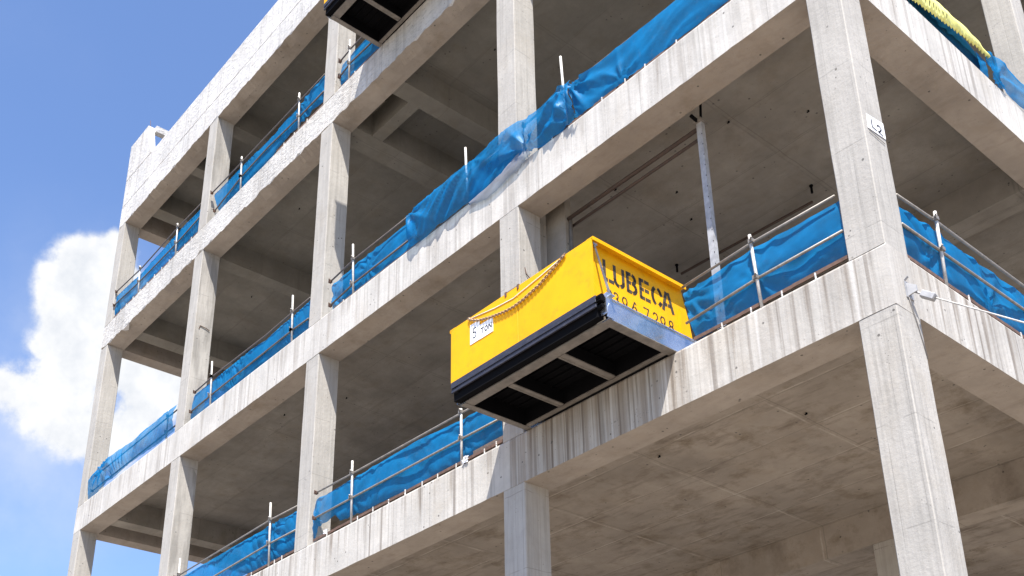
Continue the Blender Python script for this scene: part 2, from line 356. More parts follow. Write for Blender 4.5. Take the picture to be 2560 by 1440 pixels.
def rough_beam(axis, a0, a1, p0, p1, z0, z1, jit, seed, mats, step=.11):
    """beam along axis 0 (x) or 1 (y); outer face at p0, inner at p1; ragged arrises"""
    n = max(2, int(abs(a1-a0)/step)); mb = MB(); rnd = random.Random(seed)
    ring = []
    lo = up = 0
    for i in range(n+1):
        a = a0 + (a1-a0)*i/n
        w1 = noise.noise((a*1.7, seed*3.1, 0))*jit*1.5 + noise.noise((a*6, seed*1.3, 4))*jit
        w2 = noise.noise((a*1.9, seed*2.1, 9))*jit*.6
        sp = max(0, noise.noise((a*3.3, seed, 2))-.25)*jit*1.5
        o = (p1-p0)/abs(p1-p0)
        prof = [(p0 + o*sp, z0 + abs(w1)*.8 + .002), (p0, z0+.05+abs(w1)*.6), (p0, (z0+z1)/2), (p0, z1-.03), (p0+o*.012, z1+w2*.35), (p1, z1), (p1, z0), ((p0+p1)/2, z0)]
        k = len(mb.v)
        for p, z in prof: mb.v.append((a, p, z) if axis == 0 else (p, a, z))
        ring.append(k)
    m = 8
    for i in range(n):
        for j in range(m):
            q = (j+1) % m
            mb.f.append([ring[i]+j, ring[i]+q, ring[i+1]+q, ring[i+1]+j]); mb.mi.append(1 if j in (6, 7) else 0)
    mb.f.append([ring[0]+j for j in range(m)]); mb.f.append([ring[n]+j for j in range(m)]); mb.mi += [0, 0]
    return mb
for lv, jt in (('A', .006), ('B', .010), ('C', .085), ('D', .085)):
    z1 = ZT[lv]
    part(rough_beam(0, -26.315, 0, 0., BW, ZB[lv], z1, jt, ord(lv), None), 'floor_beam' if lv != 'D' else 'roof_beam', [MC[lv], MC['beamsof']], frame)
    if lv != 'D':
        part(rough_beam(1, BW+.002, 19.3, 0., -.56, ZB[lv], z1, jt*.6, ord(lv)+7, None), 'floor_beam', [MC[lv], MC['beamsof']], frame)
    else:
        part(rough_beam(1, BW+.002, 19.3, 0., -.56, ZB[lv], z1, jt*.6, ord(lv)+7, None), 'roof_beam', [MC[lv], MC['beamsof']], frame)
# columns, storey by storey between the beams
segs = [(GZ, 0.), (.847, 5.2), (6.06, 11.423), (12.29, 16.07)]
def column(x0, x1, y0, y1, z0, z1, mat='colm'):
    mb = MB(); n = 14; c = .012; rings = []
    for i in range(n+1):
        z = z0 + (z1-z0)*i/n
        k = len(mb.v); rings.append(k)
        for (px, py) in ((x0+c, y0), (x1-c, y0), (x1, y0+c), (x1, y1-c), (x1-c, y1), (x0+c, y1), (x0, y1-c), (x0, y0+c)):
            jx = noise.noise((px*3, py*3, z*1.3))*.006
            mb.v.append((px+jx, py+jx*.6, z))
    for i in range(n):
        for j in range(8):
            q = (j+1) % 8; mb.f.append([rings[i]+j, rings[i]+q, rings[i+1]+q, rings[i+1]+j]); mb.mi.append(0)
    mb.f.append([rings[0]+j for j in range(8)][::-1]); mb.f.append([rings[-1]+j for j in range(8)]); mb.mi += [0, 0]
    return mb
for i, (x0, x1) in enumerate(X):
    for z0, z1 in segs:
        part(column(x0, x1-(.004 if i == 0 else 0), .004, D, z0, z1), 'column', MC['colm'], frame)
for y0 in YR:
    for z0, z1 in segs:
        part(column(-.51, -.004, y0, y0+.515, z0, z1), 'column', MC['colm'], frame)
part(column(-4.62, -4.08, 6.72, 7.24, GZ, 0), 'column', MC['colm'], frame)
part(column(-13.35, -12.85, 12.9, 13.4, GZ, 0), 'column', MC['colm'], frame)
part(column(-6.93, -6.55, .535, .93, .847, 5.2), 'column_nib', MC['colm'], frame)
part(MB().quadbox(-6.548, -6.06, .76, .90, .85, 5.86), 'masonry_nib', MC['soffB'], frame)
# slabs
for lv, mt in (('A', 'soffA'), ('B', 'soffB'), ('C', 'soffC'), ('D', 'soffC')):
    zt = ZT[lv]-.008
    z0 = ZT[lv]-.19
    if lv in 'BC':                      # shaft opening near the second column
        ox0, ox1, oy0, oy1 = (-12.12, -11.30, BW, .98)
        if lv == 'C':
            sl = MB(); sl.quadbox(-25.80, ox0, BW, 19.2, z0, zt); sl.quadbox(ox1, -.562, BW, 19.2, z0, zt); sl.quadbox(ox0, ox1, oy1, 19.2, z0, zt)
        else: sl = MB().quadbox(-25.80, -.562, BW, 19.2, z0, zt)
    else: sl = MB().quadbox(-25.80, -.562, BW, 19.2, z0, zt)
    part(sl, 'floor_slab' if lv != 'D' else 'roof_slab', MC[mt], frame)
# cross beams: end bay, its secondary, grid lines
def ybeam(x0, x1, lv, y1=19., y0=BW, d=0.):
    part(MB().quadbox(x0, x1, y0+.001, y1, ZB[lv]+d, ZT[lv]-.191), 'cross_beam', [MC['soffC' if lv in 'CD' else 'soffB']], frame)
for lv in 'BCD':
    part(MB().quadbox(-26.314, -25.812, BW+.001, 19.2, ZB[lv]+.004, ZT[lv]), 'end_beam', MC['beamsof'], frame)
    ybeam(-24.94, -24.43, lv, d=.003)
part(MB().quadbox(-26.314, -25.812, BW+.001, 19.2, .004, .847), 'end_beam', MC['beamsof'], frame)
ybeam(-24.94, -24.43, 'A', d=.003)
ybeam(-13.32, -12.66, 'C', d=.003); ybeam(-11.20, -10.73, 'C', d=.003); ybeam(-19.86, -19.40, 'C', d=.003)
ybeam(-22.2, -21.8, 'D', d=.003); ybeam(-19.86, -19.4, 'D', d=.003)
part(MB().quadbox(-12.12, -11.30, BW+.002, .98, 12.20, 12.22), 'shaft_void_plate', wood, frame)  # added dark plate, stands in for the unlit void of the shaft
part(MB().quadbox(-12.658, -11.202, .985, 1.28, ZB['C']+.006, ZT['C']-.192), 'trimmer_beam', MC['soffC'], frame)
for lv in 'AB':
    part(MB().quadbox(-25.8, -.563, 6.36 if lv == 'B' else 6.72, 6.9 if lv == 'B' else 7.24, ZB[lv]+.005, ZT[lv]-.192), 'cross_beam', MC['soffA' if lv == 'A' else 'soffB'], frame)
part(MB().quadbox(-12.658, -.563, 6.36, 6.9, ZB['C']+.005, ZT['C']-.192), 'cross_beam', MC['soffC'], frame)
part(MB().quadbox(-25.8, -.563, 13.0, 13.5, .005, .655), 'cross_beam', MC['soffA'], frame)
# parapet with a thin joint over the roof beam
part(rough_beam(0, -26.315, 0, .006, .20, 16.962, 18.06, .010, 91, None), 'parapet', [MC['D'], MC['D']], frame)
part(rough_beam(1, .202, 19.3, -.006, -.20, 16.962, 18.06, .010, 93, None), 'parapet', [MC['D'], MC['D']], frame)
# stair core head on the far corner of the roof
core = MB()
core.poly([(-26.312, .004, 18.062), (-24.36, .004, 18.062), (-24.62, .004, 18.55), (-24.80, .004, 19.1), (-24.93, .004, 19.54), (-26.312, .004, 19.54)], (0, .21, 0))
core.quadbox(-26.31, -26.10, .216, 3.2, 16.96, 19.538); core.quadbox(-26.098, -24.75, 3.0, 3.2, 16.96, 19.536)
core.quadbox(-24.98, -24.76, .216, 2.998, 19.30, 19.537)
part(core, 'stair_core_head', MC['D'], frame)
rb = MB().tube([(-25.05, .1, 19.5), (-25.06, .11, 19.72), (-25.1, .1, 19.92)], .009, 6)
part(rb, 'starter_bar', rust, frame)
# ragged concrete fin left by the formwork under the upper beam
fin = MB().poly([(-24.65, .0, 11.40), (-24.30, .01, 11.43), (-24.2, .02, 11.425), (-24.45, .12, 11.36), (-24.6, .06, 11.375)], (0, 0, .03))
part(fin, 'mortar_fin', MC['D'], frame)

# ------------------------------------------------------------------ railings
def coupler(c):
    mb = MB(); x, y, z = c
    mb.quadbox(x-.034, x+.034, y-.035, y+.03, z-.028, z+.028)
    mb.tube([(x, y-.03, z), (x+.05, y-.07, z+.02)], .012, 6); return mb
def railing(label, pts_top, pts_mid, posts, yo=.0, axis=0, group='tube guard railings along the slab edges', caps=True):
    tr = (lambda a, o, z: (a, o, z)) if axis == 0 else (lambda a, o, z: (-o, a, z))
    rm = railm if pts_top[0][1] < 3 else raild
    b = tr(pts_top[0][0], yo, ZT['A'] if pts_top[0][1] < 3 else (ZT['B'] if pts_top[0][1] < 9 else ZT['C']))
    t = thing('guard_railing', b, label, 'railing', group)
    if pts_top: part(MB().tube([tr(a, yo+.030, z) for a, z in pts_top], .019, 10), 'top_rail', rm, t, smooth=True)
    if pts_mid: part(MB().tube([tr(a, yo+.030, z) for a, z in pts_mid], .020, 10), 'mid_rail', rm, t, smooth=True)
    for a, z0, a1, z1 in posts:
        po = part(MB().tube([tr(a, yo+.03, z0), tr((a+a1)/2, yo+.012, (z0+z1)/2), tr(a1, yo, z1)], .023, 10), 'post', galvd, t, smooth=True)
        for pts in (pts_top, pts_mid):
            if not pts: continue
            for (p, zp), (q, zq) in zip(pts, pts[1:]):
                if min(p, q) <= a <= max(p, q):
                    zz = zp + (zq-zp)*(a-p)/(q-p)
                    part(coupler(tr(a1*.5+a*.5, yo-.0, zz)), 'coupler', frm, t, sub=po)
    if caps:
        for pts in (pts_top, pts_mid):
            if pts:
                c = pts[0]; k = tr(c[0]-.0, yo+.03, c[1]); part(coupler(k), 'end_coupler', rust, t)
    return t
railing('tube railing right of the yellow platform, up to the corner column', [(-3.07, 1.81), (-1.83, 1.88), (-.56, 1.865)], [(-3.06, 1.22), (-1.83, 1.31), (-.53, 1.32)], [(-1.81, .80, -1.85, 1.99)], caps=False)
railing('long tube railing running left from below the yellow platform', [(-12.66, 1.93), (-11.30, 1.89), (-8.11, 1.84), (-6.98, 1.83)], [(-12.68, 1.39), (-11.28, 1.38), (-8.0, 1.35), (-6.98, 1.33)],
        [(-11.33, .80, -11.34, 2.14), (-8.01, .80, -8.0, 1.90)])
railing('tube railing at the bottom edge of the photo with a pinkish tall post', [(-18.9, 1.86), (-14.45, 1.92), (-13.34, 1.88)], [(-19.2, 1.32), (-16.8, 1.33), (-14.35, 1.38), (-13.35, 1.36)],
        [(-14.38, .80, -14.45, 2.30), (-18.62, .8, -18.68, 2.27)])
railing('tube railing left of the bunched net, with a tall white post by the column', [(-12.58, 6.87), (-11.65, 6.95), (-9.67, 6.92)], [(-12.53, 6.24), (-11.59, 6.34), (-9.54, 6.33)], [(-11.63, 6.0, -11.69, 7.33)])
railing('tube railing behind the bunched net, only its tall posts showing', [(-9.6, 6.80), (-7.0, 6.80)], [(-9.5, 6.30), (-7.0, 6.30)], [(-7.89, 6.0, -7.93, 7.46)], yo=.04)
railing('tube railing on the middle floor right bay, holding the wide taut net', [(-6.3, 6.90), (-4.99, 6.95), (-2.70, 6.91), (-.55, 6.90)], [], [(-5.22, 6.0, -5.28, 7.72)], yo=.04)
railing('tube railing with a sagging net, third bay of the middle floor', [(-18.95, 6.85), (-17.95, 6.89), (-15.31, 6.83), (-14.06, 6.87), (-13.4, 6.88)], [(-19.06, 6.33), (-17.89, 6.36), (-14.09, 6.38), (-13.42, 6.35)],
        [(-17.95, 6.0, -18.04, 7.33), (-14.09, 6.0, -14.14, 7.30)])
railing('single upright tube seen against the clouds over the drooping net', [(-25.4, 6.80), (-20.0, 6.82)], [(-25.5, 6.35), (-20.0, 6.36)], [(-20.55, 6.0, -20.56, 7.30)], yo=.06)
railing('tube railing just left of the upper platform shadow', [(-12.71, 13.19), (-12.21, 13.25), (-11.0, 13.24)], [(-12.70, 12.70), (-12.21, 12.79), (-10.9, 12.72)], [(-12.26, 12.25, -12.26, 13.49)])
railing('tube railing with two posts on the upper floor, second bay', [(-19.25, 13.29), (-17.67, 13.27), (-14.73, 13.29), (-13.4, 13.30)], [(-18.95, 12.50), (-17.45, 12.75), (-16.07, 12.82), (-14.47, 12.75), (-13.4, 12.76)],
        [(-17.45, 12.25, -17.51, 13.42), (-14.5, 12.25, -14.56, 13.52)])
railing('tube railing on the upper floor at the far left end bay', [(-25.76, 13.36), (-23.76, 13.24), (-21.31, 13.35), (-19.89, 13.32)], [(-25.79, 12.87), (-23.82, 12.76), (-21.28, 12.76), (-19.91, 12.85)],
        [(-21.3, 12.25, -21.36, 13.46), (-23.83, 12.25, -23.91, 13.34)])
railing('tube railing round the corner on the right hand facade', [(.56, 1.83), (1.49, 1.885), (3.85, 1.91), (6.3, 1.93)], [(.56, 1.39), (1.52, 1.405), (3.65, 1.44), (6.3, 1.45)], [(1.44, .80, 1.47, 2.0), (4.4, .80, 4.42, 2.05)], axis=1, caps=False)

# ------------------------------------------------------------------ nets
def lerp(pts, u):
    if u <= pts[0][0]: return pts[0][1]
    for (a, p), (b, q) in zip(pts, pts[1:]):
        if u <= b: return p + (q-p)*(u-a)/(b-a)
    return pts[-1][1]
def fbm(x, y, s, o=3):
    r = 0; a = 1; f = 1
    for i in range(o): r += a*noise.noise((x*f, y*f, s)); a *= .5; f *= 2.1
    return r
def safety_net(label, top, bot, off=.12, axis=0, mat=None, wr=.05, bulge=.06, seed=1, ties=(), shear=.5, group='blue shade nets tied to the railings', name='safety_net', res=.03, clamp=.062):
    if off < .06: clamp = None
    u0a, u1a, u0b, u1b = top[0][0], top[-1][0], bot[0][0], bot[-1][0]
    L = max(abs(u1a-u0a), abs(u1b-u0b)); nu = max(8, int(L/res)); nv = 18
    mb = MB()
    for i in range(nu+1):
        s = i/nu; ut = u0a+(u1a-u0a)*s; ub = u0b+(u1b-u0b)*s
        zt = lerp(top, ut); zb = lerp(bot, ub)
        zt += .012*fbm(ut*3, seed, 1.); zb += .022*fbm(ub*4, seed, 5.)
        for j in range(nv+1):
            v = j/nv; u = ut+(ub-ut)*v; z = zt+(zb-zt)*v
            env = math.sin(math.pi*min(1, max(0, v)))**.6 if 0 < v < 1 else 0
            th = .55*shear + .5*noise.noise((u*.35, seed, 3)); ca, sa = math.cos(th), math.sin(th)
            p, q_ = -u*sa + z*ca, u*ca + z*sa
            f1 = 1-abs(noise.noise((p*4.2, q_*.75, seed*1.7)))*2.2
            f2 = 1-abs(noise.noise((p*10., q_*1.9, seed*3.3)))*2.0
            vis = .35+.65*max(0, min(1, .5+1.6*noise.noise((u*.9, z*.9, seed+8))))
            d = bulge*env*(.5+.9*noise.noise((u*.8, seed, 0))) + wr*(env*.8+.2)*vis*(f1*.62+f2*.26)
            for (tu, tz, ts) in ties:       # folds that fan out from a knot
                dx, dz = u-tu, z-tz; rr = math.hypot(dx, dz)+.001
                an = math.atan2(dz, dx)
                d += ts*.55*math.exp(-rr*1.9)*(1-2*abs(math.sin(an*4.5+seed)))*min(1, rr*5)
            q = off - d*1.2
            if clamp is not None: q = max(q, clamp+.02*math.tanh((q-clamp)*10))
            mb.v.append((u, q, z) if axis == 0 else (-q, u, z))
    for i in range(nu):
        for j in range(nv):
            a = i*(nv+1)+j; mb.f.append([a, a+1, a+nv+2, a+nv+1]); mb.mi.append(0)
    b = mb.v[nv]
    o = mb.build(name, mat or net, None, base=b, smooth=True, recalc=False)
    return tag(o, label, 'net', group)
G1 = 'blue shade nets tied to the railings'
safety_net('taut blue net between the yellow platform and the corner column', [(-3.13, 1.79), (-1.93, 1.85), (-.54, 1.83)], [(-2.98, .93), (-2.45, .96), (-1.95, 1.0), (-1.43, 1.0), (-1.03, 1.03), (-.53, 1.01)], seed=2, wr=.05, ties=((-3.0, 1.6, .05), (-1.85, 1.35, .05), (-2.6, 1.1, .03)))
safety_net('long blue net running left from below the yellow platform', [(-12.78, 1.86), (-12.4, 1.84), (-11.41, 1.85), (-9.36, 1.87), (-8.09, 1.78), (-7.0, 1.78)], [(-12.80, .98), (-12.66, 1.22), (-12.06, 1.29), (-11.87, 1.10), (-10.95, 1.03), (-10.15, 1.02), (-9.30, .99), (-8.58, .96), (-7.98, 1.0), (-7.2, 1.06), (-7.0, 1.04)], seed=3, wr=.055, bulge=.09, ties=((-11.35, 1.38, .05), (-8.0, 1.35, .03), (-12.7, 1.4, .05)))
safety_net('blue net at the bottom edge of the photo, behind the pinkish post', [(-19.1, 1.84), (-14.45, 1.87), (-13.38, 1.84)], [(-19.2, 1.02), (-17., .98), (-15.63, 1.03), (-14.73, .98), (-14.39, 1.01), (-13.40, 1.02)], seed=4, wr=.085, ties=((-14.45, 1.7, .08), (-14.4, 1.3, .06)))
safety_net('wide taut blue net over the middle floor right bay', [(-5.12, 6.93), (-4.99, 6.93), (-2.70, 6.90), (-.55, 6.88)], [(-4.95, 6.12), (-2.73, 6.12), (-1.71, 6.11), (-.55, 6.10)], seed=5, wr=.045, bulge=.03, off=.03, shear=-.7, ties=((-5.05, 6.85, .13), (-3.9, 6.2, .06)))
safety_net('bunched bright blue net wrapped in front of the column above the platform', [(-9.62, 6.86), (-9.10, 6.88), (-8.53, 6.93), (-7.88, 6.95), (-7.50, 6.90), (-6.90, 7.0), (-6.35, 6.98), (-6.12, 6.87), (-5.82, 6.90), (-5.41, 6.94), (-5.17, 6.97), (-4.98, 6.92)],
           [(-9.50, 6.03), (-9.01, 5.99), (-8.64, 6.05), (-8.35, 6.0), (-7.88, 6.03), (-7.50, 6.03), (-7.21, 6.10), (-6.89, 6.22), (-6.50, 6.28), (-6.26, 6.20), (-6.01, 6.10), (-5.85, 6.06), (-5.06, 6.03), (-4.86, 6.06)], seed=6, wr=.14, bulge=.07, off=-.045, mat=netl, shear=1.3,
           ties=((-9.55, 6.8, .12), (-5.05, 6.9, .12), (-6.1, 6.2, .14), (-5.0, 6.1, .10), (-7.6, 6.9, .05)))
safety_net('thin dark blue net fold left of the column, below the bunched net', [(-7.55, 6.60), (-7.1, 6.60), (-6.55, 6.45), (-6.2, 6.28)], [(-7.75, 5.98), (-7.35, 6.0), (-6.9, 6.05), (-6.25, 6.1)], seed=16, wr=.06, bulge=.02, off=-.02, mat=netl, shear=1.3)
safety_net('pale see-through mesh flap hanging on the beam under the bunched net', [(-7.72, 6.02), (-7.21, 6.06), (-6.89, 6.12), (-6.40, 6.26), (-6.12, 6.24)], [(-7.66, 5.93), (-7.21, 5.79), (-6.89, 5.83), (-6.40, 5.92), (-6.02, 6.05)], seed=7, wr=.03, bulge=.02, off=-.04, mat=cream, name='mesh_flap', group='pale mesh scraps')
safety_net('blue net left of the bunched net, behind two dark rails', [(-12.62, 6.84), (-11.65, 6.91), (-9.62, 6.88)], [(-12.52, 6.08), (-11.68, 6.07), (-11.07, 6.13), (-10.62, 6.09), (-9.50, 6.10)], seed=8, wr=.05, ties=((-12.5, 6.4, .05), (-11.2, 6.5, .05)))
safety_net('thick folded blue net sagging off its rail, third bay middle floor', [(-19.05, 6.88), (-18.14, 6.83), (-17.55, 6.86), (-16.41, 6.87), (-15.45, 6.80), (-14.82, 6.87), (-14.19, 6.85), (-13.40, 6.93)], [(-19.13, 6.12), (-17.9, 6.12), (-15.14, 6.12), (-14.89, 6.20), (-14.26, 6.13), (-13.45, 6.13)], seed=9, wr=.11, bulge=.10, off=.13, shear=-.8, ties=((-16.4, 6.8, .06), (-18.0, 6.8, .06)))
safety_net('drooping blue net against the sky at the left end of the middle floor', [(-25.50, 6.90), (-24.60, 7.03), (-23.83, 7.03), (-22.84, 6.93), (-21.86, 6.92), (-21.04, 6.95), (-20.64, 6.97), (-19.95, 6.93)], [(-25.62, 6.10), (-24.9, 6.10), (-24.55, 6.2), (-23.69, 6.19), (-22.75, 6.25), (-20.74, 6.14), (-19.95, 6.17)], seed=10, wr=.08, bulge=.10, off=.05, ties=((-24.8, 6.8, .10),), mat=netl)
safety_net('short blue net beside the column left of the upper platform', [(-12.73, 13.16), (-12.21, 13.2), (-10.9, 13.2)], [(-12.73, 12.50), (-12.23, 12.46), (-11.0, 12.41)], seed=11, wr=.05)
safety_net('blue net twisted over its rails on the upper floor, second bay', [(-19.2, 13.24), (-17.67, 13.22), (-15.87, 13.16), (-14.73, 13.26), (-14.1, 13.38), (-13.38, 13.38)], [(-18.78, 12.43), (-17.54, 12.44), (-16.08, 12.40), (-15.58, 12.55), (-14.61, 12.60), (-13.97, 12.62), (-13.40, 12.55)], seed=12, wr=.09, off=.10, ties=((-14.4, 12.9, .08),))
safety_net('blue net with a see-through gap at the far left end of the upper floor', [(-25.75, 13.30), (-23.95, 13.18), (-23.4, 13.20), (-21.31, 13.31), (-19.9, 13.28)], [(-25.75, 12.46), (-23.30, 12.42), (-21.38, 12.44), (-19.9, 12.46)], seed=13, wr=.07, bulge=.07)
safety_net('blue net with sagging lower hem round the corner on the right facade', [(.53, 1.79), (1.49, 1.84), (3.85, 1.87), (6.3, 1.89)], [(.62, 1.02), (.93, 1.08), (1.42, .97), (1.63, .98), (2.26, 1.08), (2.72, .99), (3.6, 1.06), (6.3, 1.0)], axis=1, seed=14, wr=.09, bulge=.08, off=.13, shear=-1.1, ties=((1.45, 1.4, .07), (2.75, 1.1, .08)))
safety_net('bright blue net at the top right corner, in front of the column', [(4.41, 6.65), (4.98, 6.82), (5.09, 6.75), (5.65, 6.70), (5.89, 6.78), (8.4, 6.8)], [(4.54, 6.05), (5.59, 6.06), (6.2, 6.05), (8.4, 6.05)], axis=1, seed=15, wr=.07, off=-.02, mat=netl, ties=((4.6, 6.2, .08),))
safety_net('dark teal net below the yellow mesh on the right facade', [(1.5, 6.65), (2.3, 6.70), (3.3, 6.74), (4.14, 6.72), (4.45, 6.6)], [(1.5, 6.04), (2.75, 6.05), (3.76, 6.04), (4.36, 6.04)], axis=1, seed=17, wr=.02, bulge=.02, off=.10, mat=teal)
safety_net('small blue net fold hanging at the tip of the yellow mesh', [(4.12, 6.50), (4.30, 6.50), (4.42, 6.47)], [(4.16, 6.03), (4.32, 6.03), (4.42, 6.03)], axis=1, seed=18, wr=.03, bulge=.03, off=.03)

# lemon perforated mesh with a toothed lower edge
lm = MB()
up = [(1.2, 6.75), (2.2, 6.72), (2.93, 6.71), (3.30, 6.72), (3.8, 6.72), (4.14, 6.71), (4.35, 6.64), (4.50, 6.53)]
lo = [(1.2, 5.98), (1.98, 6.05), (2.31, 6.17), (2.67, 6.23), (3.49, 6.40), (4.18, 6.48), (4.40, 6.49), (4.50, 6.50)]
n = 132; k0 = 0
for i in range(n+1):
    y = 1.2 + 3.3*i/n; tooth = .040 if (i//2) % 2 else 0
    for j in range(6):
        v = j/5; z = lerp(up, y)*(1-v) + (lerp(lo, y)+tooth*(1 if j == 5 else 0)+(.02 if j == 0 and (i//2) % 2 else 0)*(-1))*v
        lm.v.append((.02 + .05*math.sin(v*3.1) + .02*noise.noise((y*5, v*3, 1)), y, z))
for i in range(n):
    for j in range(5):
        if j in (1, 3) and i % 4 == 0 and i < n*.6: continue
        a = i*6+j; lm.f.append([a, a+1, a+7, a+6]); lm.mi.append(0)
o = lm.build('warning_mesh', lemon, None, base=(0.02, 2.5, 6.06), smooth=True, recalc=False)
sm = o.modifiers.new('thickness', 'SOLIDIFY'); sm.thickness = .006
tag(o, 'lemon yellow toothed plastic mesh draped over the teal net, top right', 'mesh')

# ------------------------------------------------------------------ slab edge strips and pegs
def edge_strip(label, a0, a1, z, pegs, axis=0, lift=0.05, mat=rust, rise=0.):
    tr = (lambda a, o, z_: (a, o, z_)) if axis == 0 else (lambda a, o, z_: (-o, a, z_))
    t = thing('edge_angle', tr(a0, .05, z), label, 'metal strip', 'rusty angle strips along the slab edges')
    mb = MB(); n = max(2, int((a1-a0)/.4))
    for i in range(n):
        p, q = a0+(a1-a0)*i/n, a0+(a1-a0)*(i+1)/n; dz = .008*noise.noise((p*2, z, 1)) + rise*(i/n)
        c = [tr(p, .035, z+lift+dz), tr(q, .035, z+lift+dz), tr(q, .035, z+lift+.05+dz), tr(p, .035, z+lift+.05+dz)]
        mb.poly(c, tr(0, .012, 0)); mb.poly([tr(p, .048, z+lift+.045+dz), tr(q, .048, z+lift+.045+dz), tr(q, .11, z+lift+.045+dz), tr(p, .11, z+lift+.045+dz)], (0, 0, .008))
    part(mb, 'strip', mat, t)
    mb2 = MB(); p0 = tr(a0, .12, z+.002); 
    mb2.poly([tr(a0, .10, z+.002), tr(a1, .10, z+.002), tr(a1, .10, z+lift+.03), tr(a0, .10, z+lift+.03)], tr(0, .03, 0))
    part(mb2, 'backing_board', wood, t)
    for a in pegs:
        x, y, _ = tr(a, .022, 0)
        pg = MB(); pg.tube([(x, y, z-.03), (x+random.uniform(-.006, .006), y, z+lift+random.uniform(.03, .06))], .012, 6)
        part(pg, 'peg', MC['D'], t)
edge_strip('rusty angle strip under the net right of the yellow platform', -2.96, -.52, .85, [-2.46, -1.98, -1.49, -.98], rise=.02)
edge_strip('rusty angle strip with ten pegs below the long lower net', -12.7, -6.98, .85, [-12.16, -11.11, -10.61, -10.11, -9.61, -9.11, -8.67, -8.16, -7.41, -7.11])
edge_strip('rusty angle strip at the bottom edge of the photo', -18.5, -13.4, .85, [-13.85, -14.15, -15.1, -15.9, -16.6, -17.3, -18.0], lift=.05)
edge_strip('thin rusty strip along the middle floor right bay', -5.6, -.55, 6.06, [-5.55, -4.35, -3.83, -3.4, -2.75], lift=.03)
edge_strip('thin dark strip on the middle floor left of the platform column', -12.4, -6.98, 6.06, [-12.0, -7.2], lift=.008, mat=wood)
edge_strip('pegged strip on the upper floor at the far left end bay', -25.7, -19.95, 12.29, [-25.1, -24.7, -24.2, -23.7, -23.2, -22.7, -22.2, -21.7, -21.2, -20.7, -20.3], lift=.05)
edge_strip('pegged strip on the upper floor, second bay', -15.6, -13.4, 12.29, [-15.2, -14.7, -14.1], lift=.05)
edge_strip('thin rusty strip left of the upper platform', -12.7, -11.1, 12.29, [-12.0], lift=.03)
edge_strip('rusty strip and rubble round the corner on the right facade', .55, 6.3, .85, [2.0, 3.4, 5.0], axis=1, lift=.05)

# ------------------------------------------------------------------ stroke lettering
def strokes(mb, polys, w, to3, th):
    for pl in polys:
        for (a, b), (c, d) in zip(pl, pl[1:]):
            dx, dy = c-a, d-b; L = math.hypot(dx, dy) or 1; nx, ny = -dy/L*w/2, dx/L*w/2; ex, ey = dx/L*w*.25, dy/L*w*.25
            mb.poly([to3(a-ex+nx, b-ey+ny), to3(c+ex+nx, d+ey+ny), to3(c+ex-nx, d+ey-ny), to3(a-ex-nx, b-ey-ny)], th)
def arc(cx, cy, rx, ry, a0, a1, n=7):
    return [(cx+rx*math.cos(R(a0+(a1-a0)*i/n)), cy+ry*math.sin(R(a0+(a1-a0)*i/n))) for i in range(n+1)]
LET = {
 'L': [[(.1, 1), (.1, .04)], [(.1, .04), (.3, .04)], [(.5, .04), (.85, .04)]],
 'U': [[(.1, 1), (.1, .3)], arc(.45, .3, .35, .27, 180, 262, 5), [(.85, 1), (.85, .3)], arc(.5, .3, .35, .25, 360, 290, 4)],
 'B': [[(.1, 1), (.1, 0)], [(.1, .97), (.35, .97)], [(.1, .52), (.35, .52)], [(.1, .03), (.38, .03)], arc(.5, .75, .28, .22, 75, -80), arc(.5, .27, .34, .25, 80, -80)],
 'E': [[(.1, 1), (.1, 0)], [(.1, .97), (.35, .97)], [(.1, .5), (.35, .5)], [(.1, .03), (.4, .03)], [(.55, .97), (.85, .97)], [(.55, .5), (.82, .5)], [(.58, .03), (.92, .03)]],
 'C': [arc(.5, .5, .42, .48, 120, 240, 9), arc(.5, .5, .42, .48, 70, 20, 5), arc(.5, .5, .40, .46, -32, -62, 3)],
 'A': [[(.40, 1), (.05, 0)], [(.60, 1), (.98, 0)], [(.22, .33), (.40, .33)], [(.58, .33), (.78, .33)]],
 '2': [arc(.5, .72, .38, .26, 160, 95, 4), arc(.5, .72, .38, .26, 75, -20, 5), [(.84, .6), (.15, .05)], [(.15, .03), (.42, .03)], [(.58, .03), (.9, .03)]],
 '3': [arc(.5, .75, .35, .23, 150, 95, 3), arc(.5, .75, .35, .23, 75, -80, 6), arc(.5, .27, .4, .25, 80, -80, 6), arc(.5, .27, .4, .25, -105, -160, 3)],
 '9': [arc(.5, .68, .38, .29, 100, 260, 8), arc(.5, .68, .38, .29, 80, -60, 7), [(.88, .68), (.75, .05)]],
 '6': [arc(.5, .32, .38, .29, 80, -80, 8), arc(.5, .32, .38, .29, 110, 250, 8), [(.14, .4), (.55, .98)], [(.6, .97), (.8, .86)]],
 '7': [[(.05, .97), (.42, .97)], [(.58, .97), (.95, .97)], [(.92, .93), (.4, 0)]],
 '8': [arc(.5, .74, .33, .23, 100, 260, 6), arc(.5, .74, .33, .23, 80, -80, 6), arc(.5, .27, .4, .25, 100, 260, 6), arc(.5, .27, .4, .25, 80, -80, 6)],
 '5': [[(.85, .97), (.25, .97)], [(.25, .97), (.18, .56)], arc(.45, .3, .38, .28, 110, -130, 10)],
 'T': [[(.02, .97), (.98, .97)], [(.5, .97), (.5, 0)]],
 'O': [arc(.5, .5, .40, .45, 0, 360, 14)],
 'N': [[(.1, 0), (.1, 1)], [(.1, 1), (.9, 0)], [(.9, 0), (.9, 1)]],
}
def word(txt, pos, w, h, sw, to3, th, put):
    for ch, (a, b) in zip(txt, pos):
        mb = MB(); strokes(mb, [[(a+x*w, b+y*h) for x, y in pl] for pl in LET[ch]], sw, to3, th); put(mb)

